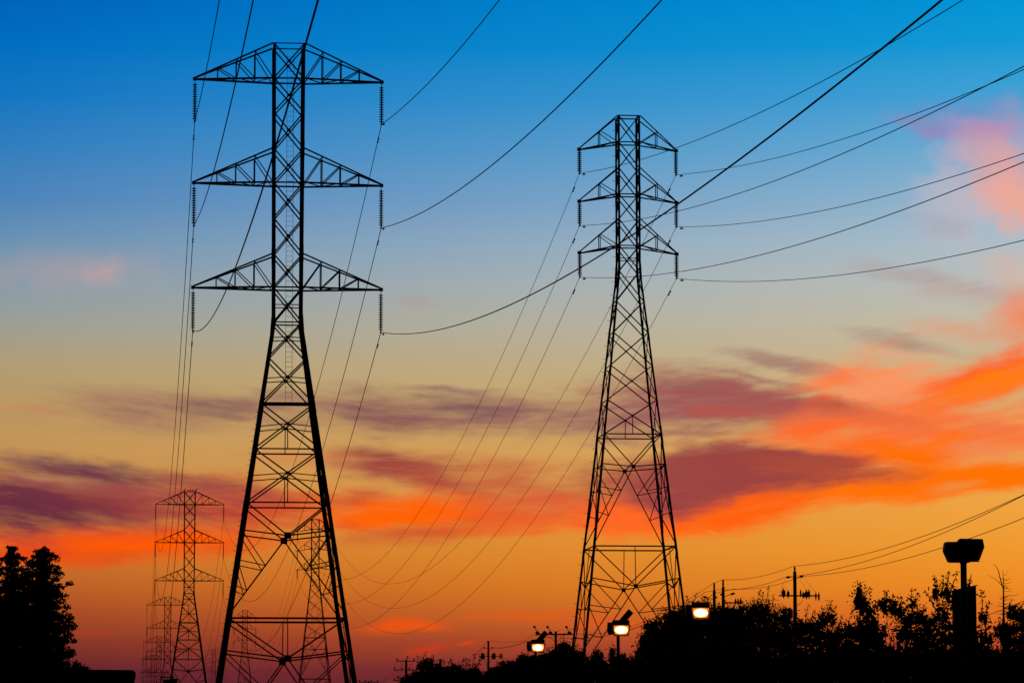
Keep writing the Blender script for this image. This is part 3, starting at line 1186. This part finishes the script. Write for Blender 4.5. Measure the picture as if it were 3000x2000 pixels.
def make_lot_lamp(px, py, Y, label, tilted=True):
    """py = middle of the glowing lens"""
    p = at(px, py, Y)
    t = thing('lamp_post', label, 'street lamp', (p.x, p.y, 0), 0, 'lit parking lot lamps')
    zc = p.z
    m = MB()
    m.tube([(-.09, .28, 0), (-.09, .28, zc - .1), (-.09, .28, zc + .2)], [.075, .052, .05], 10)
    m.box((-.09, .28, .15), .32, .32, .3)
    m.build('pole', M_PAINT, t)
    # head that faces the viewer
    m = MB()
    m.prism([(-.26, .13), (.26, .14), (.255, .0), (.24, -.17), (-.22, -.17), (-.25, 0)], .0, .34)
    m.box((0, -.01, .215), .52, .06, .16)
    m.box((0, .16, .215), .5, .3, .17)
    h = m.build('lamp_head', M_PAINT, t)
    h.location = (0, 0, zc)
    ln = lens_mesh(.46, .27, .05).build('lens', M_GLOW, h, True)
    ln.location = (0, -.002, -.01)
    # flared orange frame, added as a stand-in for the glow around the lens
    m = MB()
    inner = [(-.185, -.15), (.185, -.15), (.236, .127), (-.236, .127)]
    outer = [(x * 1.2, z * 1.2 - .004) for x, z in inner]
    ring = [Vector((x, .0, z - .01)) for x, z in inner] + [Vector((x, -.085, z - .01)) for x, z in outer] + [Vector((x * 1.03, -.085, z * 1.03 - .01)) for x, z in outer] + [Vector((x * 1.05, .0, z * 1.05 - .01)) for x, z in outer]
    m.poly(ring, [(r_ * 4 + i, r_ * 4 + (i + 1) % 4, (r_ + 1) * 4 + (i + 1) % 4, (r_ + 1) * 4 + i) for r_ in range(3) for i in range(4)])
    m.build('glow_rim', M_GLOW_RIM, h)
    # head that faces left, seen end on
    m = MB()
    m.prism([(-.2, .2), (.02, .2), (.02, -.17), (-.18, -.17), (-.215, .0)], .08, .55)
    h2 = m.build('lamp_head', M_PAINT, t, bevel=.012)
    h2.location = (-.22, 0, zc + .03)
    # floodlight tilted up to the right
    m = MB()
    R = Matrix.Rotation(math.radians(41), 3, 'Y')
    m.box((0, 0, 0), .2, .42, .46, R if tilted else None)
    h3 = m.build('lamp_head', M_PAINT, t, bevel=.015)
    h3.location = (.17, .42, zc + .42) if tilted else (-.09, .72, zc + .05)
    m = MB()
    m.tube([(-.09, .28, zc + .1), (.05, .36, zc + .26)], .035, 7)
    m.build('bracket', M_PAINT, t)
    return t


make_lot_lamp(1820, 1843, 114, 'lit lamp post standing clear between the pylon legs, slab head tilted up')
make_lot_lamp(1576, 1895, 139, 'leftmost lit lamp half behind a bush, beside the crossarm pole')
make_lot_lamp(2053, 1793, 105, 'rightmost lit lamp glowing in front of the big dark tree', False)

LY_ = 72.0
pb = at(2822, 1600, LY_)
k_ = LY_ / F
t = thing('lamp_post', 'large unlit lamp post with two boxy heads at far right', 'street lamp', (pb.x, LY_, 0), 0)
m = MB()
m.tube([(0, 0, 0), (0, 0, pb.z - .2), (0, 0, pb.z + .1)], [.075, .062, .06], 14)
m.tube([(0, 0, at(2822, 1653, LY_).z), (0, 0, at(2822, 1645, LY_).z)], [.062, .085], 14)
m.build('pole', M_PAINT, t, True)


def head_outline(pts):
    c = at(2822, 1600, LY_)
    out = []
    for x, y in pts:
        q = at(2700 + x / 6.273, 1550 + y / 6.273, LY_)
        out.append((q.x - c.x, q.z))
    return out


m = MB()
m.prism(head_outline([(378, 400), (400, 248), (690, 245), (905, 252), (935, 400), (895, 604), (470, 607)]), -.42, -.02)
h = m.build('lamp_head', M_PAINT, t, bevel=.012)
m = MB()
m.box((-.1, -.2, at(2822, 1646.9, LY_).z - .004), .4, .26, .01)
m.build('lens', M_LENS, h)
m = MB()
m.prism(head_outline([(655, 330), (708, 163), (1130, 172), (1160, 320), (1070, 565), (720, 570)]), .02, .42)
h = m.build('lamp_head', M_PAINT, t, bevel=.012)
m = MB()
m.box((.17, .22, at(2822, 1640.9, LY_).z - .006), .34, .26, .01)
m.build('lens', M_LENS, h)

# square box column behind the big lamp
cp_ = at(2824, 1722, 75)
t = thing('box_column', 'dark square box column with slanted cap behind the large unlit lamp', 'column', (cp_.x, 75, 0), 0)
m = MB()
zl_, zr_ = at(2792, 1731, 75).z, at(2858, 1717, 75).z
m.prism([(-.228, 0), (.228, 0), (.228, zr_), (-.228, zl_)], -.2, .2)
m.build('shaft', M_WALL, t, bevel=.008)
m = MB()
m.prism([(-.24, zl_ + .002), (.256, zr_ + .012), (.256, zr_ + .03), (-.24, zl_ + .02)], -.21, .21)
m.build('cap', M_PAINT, t)

# ------------------------------------------------------------------ buildings
a, b = at(-160, 1956, 150), at(366, 1958, 150)
t = thing('low_building', 'low flat roofed dark building at bottom left', 'building', ((a.x + b.x) / 2, 154, 0), .107)
w_ = b.x - a.x
hB = at(250, 1961, 150).z
m = MB()
m.prism([(-w_ / 2 + .05, 0), (w_ / 2 - .05, 0), (w_ / 2 - .05, hB - .25), (-w_ / 2 + .05, hB - .25)], -4.0, 4.0)
m.build('wall', M_WALL, t)
m = MB()
rc = [(w_ / 2 - .17 + .17 * math.sin(q), hB - .17 + .17 * math.cos(q)) for q in np.linspace(math.pi / 2, 0, 6)]
m.prism([(-w_ / 2, hB - .248), (w_ / 2, hB - .248)] + [(x, z) for x, z in rc] + [(-w_ / 2, hB + .07)], -4.15, 4.15)
m.build('roof', M_PAINT, t)
m = MB()
m.box((2.2, -4.02, 1.08), 1.0, .06, 2.15)
m.build('door', M_PAINT, t)
for xx in (-2.4, -.2):
    m = MB()
    m.box((xx, -4.02, 1.9), 1.4, .06, 1.1)
    m.build('window', M_LENS, t)
a, b = at(470, 1989, 300), at(514, 1986, 300)
t = thing('shed', 'small dark shed roof low between the legs of the left pylons', 'shed', ((a.x + b.x) / 2, 302, 0), .095)
w_ = b.x - a.x
m = MB()
m.prism([(-w_ / 2 + .08, 0), (w_ / 2 - .08, 0), (w_ / 2 - .08, b.z - .2), (-w_ / 2 + .08, a.z - .2)], -1.8, 1.8)
m.build('wall', M_WALL, t)
m = MB()
m.prism([(-w_ / 2, a.z - .198), (w_ / 2, b.z - .198), (w_ / 2, b.z), (-w_ / 2, a.z)], -2, 2)
m.build('roof', M_PAINT, t)

# ------------------------------------------------------------------ trees


def leaf_mesh(name, pos, size, rng, mat, parent, aspect=.5, flat=0.0):
    """leaf blades: four-sided, folded along the midrib"""
    n = len(pos)
    pos = np.asarray(pos, float)
    size = np.asarray(size, float)[:, None]
    d = rng.normal(size=(n, 3))
    d[:, 2] = d[:, 2] * (1 - flat) - .25
    d /= np.linalg.norm(d, axis=1)[:, None]
    e = np.cross(d, rng.normal(size=(n, 3)))
    e /= np.linalg.norm(e, axis=1)[:, None] + 1e-9
    nn = np.cross(d, e)
    v = np.empty((n, 4, 3))
    v[:, 0] = pos - d * size * .5
    v[:, 1] = pos + e * size * aspect * .5 + nn * size * .1
    v[:, 2] = pos + d * size * .5
    v[:, 3] = pos - e * size * aspect * .5 + nn * size * .1
    me = bpy.data.meshes.new(name)
    me.vertices.add(n * 4)
    me.vertices.foreach_set('co', v.reshape(-1))
    me.loops.add(n * 4)
    me.loops.foreach_set('vertex_index', np.arange(n * 4))
    me.polygons.add(n)
    me.polygons.foreach_set('loop_start', np.arange(n) * 4)
    me.polygons.foreach_set('loop_total', np.full(n, 4))
    me.update(calc_edges=True)
    me.materials.append(mat)
    o = bpy.data.objects.new(name, me)
    C.objects.link(o)
    o.parent = parent
    return o


def tree(label, Y, lobes, sprigs, leaf, seed, name='tree', cat='tree', dens=1.0, group='trees and shrubs along the bottom right', airy=0.0, trunk_x=None):
    """lobes and sprigs are given as seen from the front at distance Y, and get their own depth"""
    rng = np.random.default_rng(seed)
    k = Y / F
    xs_ = [l[0] for l in lobes]
    tx = trunk_x if trunk_x is not None else sum(xs_) / len(xs_)
    b = at(tx, 2000, Y)
    root = thing(name, label, cat, (b.x, Y, ground_z(Y)), 0, group)
    O = np.array([b.x, Y, ground_z(Y)])
    pos, size = [], []
    limb = MB()
    th = min(1.0, Y / 130.0) ** 1.6
    # lower crown, down to about a metre above the ground (out of frame)
    x0, x1 = min(l[0] - l[2] * .6 for l in lobes), max(l[0] + l[2] * .6 for l in lobes)
    yg = 2180 + (CAM_H - (.35 if cat != 'tree' or Y < 70 else 1.3)) / k
    step = .62 / k
    yy = max(l[1] + l[3] * .5 for l in lobes) + step * .5
    skirt = []
    while yy < yg:
        nx_ = max(1, int((x1 - x0) / (1.3 / k)))
        for i in range(nx_):
            skirt.append((x0 + (x1 - x0) * (i + .5) / nx_ + rng.uniform(-8, 8), yy, max(.75 / k, (x1 - x0) / nx_ * .6), step * .85))
        yy += step
    low = max(l[1] for l in lobes)
    fork = np.array(at(tx, low, Y)) - O
    fork[2] = max(.35, fork[2] * .55)
    limb.tube([(0, 0, 0), tuple(fork * .5 + np.array([.03, .02, 0])), tuple(fork)], [.11 * th, .09 * th, .075 * th], 8)
    ends = []
    for n_lobe, (x, y, rx, ry) in enumerate(list(lobes) + skirt):
        low_part = n_lobe >= len(lobes)
        off = rng.uniform(-.5, .5) * rx * k * 1.6
        c = np.array(at(x, y, Y + off)) - O
        R = np.array([rx * k, max(rx, ry) * k * .9, ry * k])
        ends.append((c, R))
        area = (rx * k) * (ry * k)
        # outer leaves, in small clusters
        ncl = int(area / (leaf * leaf) * (.35 if low_part else 3.0) * dens) + 8
        u = rng.normal(size=(ncl, 3))
        u /= np.linalg.norm(u, axis=1)[:, None]
        rad = rng.uniform(.35, 1.0, ncl) ** .5
        rad *= 1 + .12 * rng.normal(size=ncl)
        cl = c + u * rad[:, None] * R
        per = 5
        p = np.repeat(cl, per, 0) + rng.normal(size=(ncl * per, 3)) * leaf * .8
        pos.append(p)
        size.append(leaf * rng.uniform(.6, 1.25, len(p)))
        # heart of the clump: overlapping older foliage
        ncore = int(area / (leaf * leaf) * (1.3 if low_part else 4.6) * dens * (1 - airy) * (1.0 if y < 1890 else 1.7)) + 2
        u = rng.normal(size=(ncore, 3))
        u /= np.linalg.norm(u, axis=1)[:, None]
        p = c + u * (rng.uniform(0, 1, ncore) ** .4 * (.74 if y < 1890 else .9))[:, None] * R
        pos.append(p)
        size.append(leaf * rng.uniform(1.8, 3.2, ncore))
        mid = (fork + c) / 2 + np.array([0, 0, .1 * R[2]])
        limb.tube([tuple(fork), tuple(mid), tuple(c)], [.055 * th, .035 * th, .012 * th], 6)
    # thin shoots with leaves along them
    for (x0, y0, x1, y1) in sprigs:
        off = rng.uniform(-.3, .3)
        a, e = np.array(at(x0, y0, Y + off)) - O, np.array(at(x1, y1, Y + off)) - O
        a = a + (a - e) * .6
        bow = np.array([rng.uniform(-.05, .05), 0, 0]) * np.linalg.norm(e - a)
        pts = [a, (a + e) / 2 + bow, e]
        limb.tube([tuple(q) for q in pts], [.009, .007, .004], 4)
        L_ = np.linalg.norm(e - a)
        n = max(6, int(L_ / leaf * 3.2))
        tt = rng.uniform(.25, 1.0, n)
        q = a[None] * (1 - tt)[:, None] + e[None] * tt[:, None] + bow[None] * (4 * tt * (1 - tt))[:, None] * .5
        q = q + rng.normal(size=(n, 3)) * leaf * np.array([.5, .5, .22])
        pos.append(q)
        size.append(leaf * rng.uniform(.7, 1.15, n))
        j = min(ends, key=lambda s_: np.linalg.norm(s_[0] - a))
        limb.tube([tuple(j[0]), tuple(a)], [.014, .009], 4)
    limb.build('trunk', M_BARK, root)
    leaf_mesh('crown', np.concatenate(pos), np.concatenate(size), rng, M_LEAF, root)
    return root


tree('small spiky tree beside the stacked crossarm pole at the left end', 172, [(1255, 1952, 38, 26), (1228, 1988, 46, 26), (1262, 2005, 60, 42), (1285, 1975, 28, 26), (1200, 2005, 40, 30)],
     [(1240, 1940, 1243, 1912), (1228, 1945, 1226, 1918), (1256, 1942, 1268, 1917)], .115, 1)
tree('small spiky tree around the short plain pole top', 168, [(1330, 1968, 36, 26), (1318, 2000, 56, 36), (1352, 1975, 26, 22), (1340, 2010, 60, 40)],
     [(1326, 1950, 1319, 1921), (1350, 1955, 1358, 1926), (1302, 1960, 1298, 1926), (1362, 1958, 1368, 1930)], .115, 2)
tree('small upright shrub just left of the slim pole', 165, [(1385, 1978, 30, 28), (1400, 2000, 40, 30), (1370, 2000, 46, 34)],
     [(1386, 1955, 1392, 1913), (1396, 1955, 1412, 1914), (1378, 1960, 1372, 1930), (1402, 1962, 1408, 1930)], .11, 3)
tree('rounded dense tree right of the slim pole', 152, [(1447, 1985, 36, 34), (1490, 1972, 52, 42), (1540, 1968, 60, 48), (1480, 2010, 80, 46), (1590, 1990, 60, 60)], [], .075, 4, dens=1.3)
tree('bush whose twigs cross the leftmost lit lamp', 126, [(1556, 1936, 34, 20), (1530, 1927, 16, 10), (1612, 1942, 50, 36), (1575, 1965, 80, 40)],
     [(1542, 1925, 1528, 1911), (1575, 1925, 1568, 1902), (1583, 1925, 1590, 1906), (1596, 1925, 1606, 1895)], .07, 5)
tree('leafy tree right of the leftmost lamp, before the pylon foot', 122, [(1648, 1902, 26, 28), (1630, 1930, 36, 30), (1682, 1925, 32, 30), (1655, 1960, 70, 50), (1710, 1960, 50, 50)],
     [(1648, 1885, 1653, 1866), (1678, 1905, 1692, 1888), (1690, 1920, 1706, 1902), (1628, 1915, 1618, 1900)], .085, 6)
tree('narrow tree under the right side of the pylon foot', 120, [(1752, 1925, 18, 24), (1745, 1958, 36, 40), (1770, 1975, 30, 40)], [(1752, 1905, 1753, 1893), (1760, 1915, 1768, 1906)], .08, 7)
tree('bush round the foot of the clear standing lamp', 112, [(1793, 1920, 13, 22), (1822, 1932, 22, 20), (1808, 1965, 42, 45), (1840, 1965, 26, 40)],
     [(1790, 1908, 1783, 1896), (1803, 1905, 1800, 1887), (1815, 1915, 1812, 1900)], .075, 8)
tree('thin airy bush between the clear lamp and the big dark tree', 108, [(1855, 1942, 16, 14), (1868, 1970, 36, 30), (1890, 1965, 30, 40)], [(1852, 1935, 1848, 1920), (1862, 1935, 1868, 1916), (1872, 1940, 1884, 1925)], .07, 9, airy=.5)
tree('big dark tree behind the rightmost lit lamp', 114, [(1915, 1838, 34, 30), (1893, 1880, 26, 36), (1982, 1812, 50, 36), (1950, 1900, 80, 90), (2050, 1802, 58, 50), (2000, 1850, 90, 60), (2030, 1900, 110, 110), (1925, 1965, 66, 60), (2095, 1830, 50, 60), (2060, 1960, 120, 60)],
     [(1900, 1826, 1888, 1806), (1920, 1815, 1938, 1790), (1890, 1855, 1874, 1856), (1882, 1890, 1872, 1888), (1968, 1790, 1978, 1777), (1995, 1785, 2001, 1776), (2020, 1765, 2012, 1743), (2034, 1762, 2042, 1731), (2060, 1768, 2072, 1752)], .085, 10, dens=1.2)
tree('dark tree with feathery tips right of the twin pole tops', 96, [(2110, 1804, 28, 38), (2132, 1812, 40, 46), (2170, 1845, 80, 60), (2172, 1802, 46, 36), (2226, 1795, 42, 44), (2150, 1880, 110, 90), (2262, 1860, 80, 90), (2200, 1960, 130, 60)],
     [(2178, 1772, 2168, 1748), (2190, 1770, 2185, 1755), (2220, 1755, 2228, 1726), (2232, 1755, 2236, 1730), (2246, 1755, 2252, 1712), (2262, 1768, 2268, 1738), (2210, 1765, 2204, 1748)], .06, 11, dens=1.2)
tree('dark tree at the pole with clustered cutouts', 100, [(2302, 1805, 34, 36), (2350, 1840, 34, 30), (2312, 1865, 50, 54), (2382, 1838, 30, 24), (2420, 1815, 40, 30), (2398, 1880, 90, 64), (2462, 1858, 34, 30), (2370, 1960, 130, 60), (2480, 1950, 80, 60)],
     [(2362, 1800, 2368, 1766), (2380, 1805, 2390, 1780), (2424, 1792, 2437, 1756), (2440, 1800, 2452, 1772), (2410, 1795, 2408, 1776), (2455, 1835, 2466, 1808), (2440, 1785, 2424, 1757)], .075, 12)
tree('leafy spire like shrub with broad leaves left of the large unlit lamp', 55, [(2516, 1738, 17, 20), (2536, 1780, 28, 34), (2542, 1835, 44, 50), (2516, 1765, 22, 26), (2528, 1895, 70, 64), (2492, 1850, 28, 22), (2560, 1960, 110, 60)],
     [(2516, 1728, 2510, 1700), (2522, 1728, 2520, 1702), (2532, 1748, 2546, 1722), (2484, 1835, 2490, 1806), (2522, 1770, 2500, 1768), (2560, 1775, 2572, 1758)], .06, 13)
tree('airy shrub with gaps and single leaves between spire shrub and lamp', 57, [(2592, 1775, 26, 26), (2622, 1782, 30, 24), (2580, 1850, 30, 30), (2660, 1815, 30, 24), (2720, 1830, 34, 30), (2640, 1795, 20, 20), (2672, 1772, 14, 20), (2692, 1810, 32, 24), (2650, 1852, 40, 34), (2700, 1875, 60, 54), (2612, 1935, 80, 50), (2720, 1950, 90, 60)],
     [(2590, 1755, 2591, 1727), (2596, 1755, 2600, 1730), (2612, 1760, 2618, 1742), (2636, 1775, 2642, 1748), (2672, 1755, 2672, 1720), (2680, 1758, 2686, 1738), (2705, 1795, 2708, 1768), (2652, 1790, 2660, 1768), (2560, 1800, 2566, 1766), (2700, 1800, 2716, 1776), (2620, 1800, 2606, 1770)], .058, 14, dens=1.15, airy=.3)
tree('tall leafy shrub wrapped round the box column', 53, [(2741, 1742, 9, 22), (2772, 1738, 20, 26), (2795, 1765, 26, 36), (2758, 1800, 40, 40), (2770, 1880, 84, 70), (2882, 1812, 16, 26), (2868, 1885, 50, 56), (2800, 1960, 110, 60)],
     [(2740, 1722, 2736, 1682), (2746, 1725, 2744, 1700), (2762, 1715, 2764, 1686), (2774, 1712, 2782, 1673), (2786, 1722, 2806, 1672), (2838, 1715, 2846, 1680), (2836, 1720, 2842, 1694), (2874, 1785, 2876, 1727), (2886, 1795, 2900, 1762), (2730, 1765, 2708, 1726), (2896, 1840, 2906, 1830)], .055, 15, dens=.85, airy=.3)
tree('dark shrub at the right edge below the bare sapling', 60, [(2968, 1795, 22, 26), (2996, 1805, 36, 30), (2942, 1850, 36, 36), (2990, 1880, 80, 70), (2930, 1955, 100, 60), (3040, 1850, 60, 60)],
     [(2960, 1780, 2964, 1752), (2972, 1775, 2985, 1766), (2930, 1835, 2924, 1806), (2990, 1785, 2998, 1764)], .055, 16)

# clipped hedge in front of the trees
hb = [(x, (1988 if x < 1900 else 1950) + (10 if i % 2 else 0), 62, 40 if x < 1900 else 66) for i, x in enumerate(range(1480, 3100, 70))]
tree('long low dark hedge along the bottom edge', 88, hb, [], .09, 17, 'hedge', 'hedge', 1.1)
tree('small shrub in front of the low building at bottom left', 142, [(222, 1955, 18, 18), (238, 1962, 16, 12), (252, 1964, 12, 10), (225, 1985, 30, 24)], [(218, 1945, 214, 1932), (226, 1945, 228, 1932), (250, 1958, 260, 1948)], .08, 18, 'shrub', 'shrub')

# bare sapling
YB = 62
bt = at(2940, 2000, YB)
root = thing('bare_sapling', 'bare thin sapling with forked leafless top at far right', 'tree', (bt.x, YB, 0), 0)
rb = random.Random(5)
O_ = Vector((bt.x, YB, 0))


def Q(x, y, dy=0.0):
    return at(x, y, YB + dy) - O_


m = MB()
m.tube([(0, 0, 0), Q(2941, 1850), Q(2940, 1790), Q(2940, 1724)], [.05, .03, .018, .012], 7)
m.build('trunk', M_BARK, root)
m = MB()
m.tube([Q(2940, 1726), Q(2932, 1700), Q(2925, 1670), Q(2916, 1655), Q(2909, 1652)], [.011, .009, .007, .004, .003], 5)
m.tube([Q(2940, 1726), Q(2940, 1700), Q(2938, 1668)], [.01, .007, .003], 5)
m.tube([Q(2936, 1715), Q(2918, 1696), Q(2894, 1682)], [.006, .004, .002], 4)
m.tube([Q(2941, 1748), Q(2955, 1743), Q(2973, 1744), Q(2984, 1738)], [.007, .005, .004, .002], 4)
m.tube([Q(2940, 1683), Q(2948, 1684), Q(2953, 1672)], [.003, .0025, .002], 4)
for i in range(34):
    y = rb.uniform(1690, 1800)
    sd = rb.choice((-1, 1))
    ln_ = rb.uniform(8, 26)
    up = rb.uniform(-4, 9)
    dy = rb.uniform(-.15, .15)
    m.tube([Q(2940, y), Q(2940 + sd * ln_ * .5, y - up * .3, dy / 2), Q(2940 + sd * ln_, y - up, dy)], [.004, .003, .0018], 4)
m.build('branch', M_BARK, root)

# tall conifers at the left edge


def conifer(label, px, top_py, Y, prof, seed):
    rng = np.random.default_rng(seed)
    k = Y / F
    b = at(px, 2000, Y)
    root = thing('conifer', label, 'tree', (b.x, Y, 0), 0, 'tall conifers at the left edge')
    H = at(px, top_py, Y).z
    tr = MB()
    tr.tube([(0, 0, 0), (.05, 0, H * .5), (0, 0, H * .98)], [.32, .2, .03], 9)
    pos, size = [], []
    py = top_py + 4
    while py < 2200:
        z = at(px, py, Y).z
        r = float(np.interp(py, [p[0] for p in prof], [p[1] for p in prof])) * k
        n = max(5, int(5 + r * 3.2))
        a0 = rng.uniform(0, 6.28)
        for i in range(n):
            a = a0 + 6.283 * i / n + rng.uniform(-.3, .3)
            rr = r * rng.choice([.62, .8, .95, 1.05]) * rng.uniform(.93, 1.05)
            zz = z + rng.uniform(-.25, .25)
            lift = rng.uniform(-.05, .3) * rr
            tip = np.array([math.cos(a) * rr, math.sin(a) * rr, zz + lift])
            st = np.array([0, 0, zz - .1])
            tr.tube([tuple(st), tuple((st + tip) / 2 + np.array([0, 0, -.08 * rr])), tuple(tip)], [.05, .035, .012], 5)
            # pads of foliage along the branch
            for q in np.linspace(.25, 1.0, max(2, int(rr / .4))):
                c = st + (tip - st) * q
                pr = .17 + .36 * rng.uniform() * min(1.0, rr / 1.2)
                m_ = int(34 + 330 * pr * pr)
                u = rng.normal(size=(m_, 3))
                u /= np.linalg.norm(u, axis=1)[:, None]
                w = c + u * (rng.uniform(0, 1, m_) ** .45)[:, None] * np.array([pr, pr, pr * .62])
                pos.append(w)
                size.append(rng.uniform(.12, .27, m_))
        py += rng.uniform(18, 25)
    tr.build('trunk', M_BARK, root)
    leaf_mesh('crown', np.concatenate(pos), np.concatenate(size), rng, M_NEEDLE, root, .45)
    return root


conifer('tall conifer cut by the left edge of the picture', 28, 1609, 205, [(1609, 11), (1625, 21), (1645, 36), (1660, 41), (1690, 53), (1740, 66), (1800, 74), (1900, 90), (2000, 92), (2200, 100)], 31)
conifer('tall conifer with ragged right side, second from the left edge', 119, 1612, 196, [(1612, 13), (1628, 25), (1640, 40), (1665, 44), (1690, 48), (1715, 53), (1728, 64), (1742, 78), (1765, 74), (1782, 62), (1796, 80), (1825, 84), (1850, 80), (1866, 87), (1890, 92), (1925, 86), (1960, 98), (2200, 104)], 32)
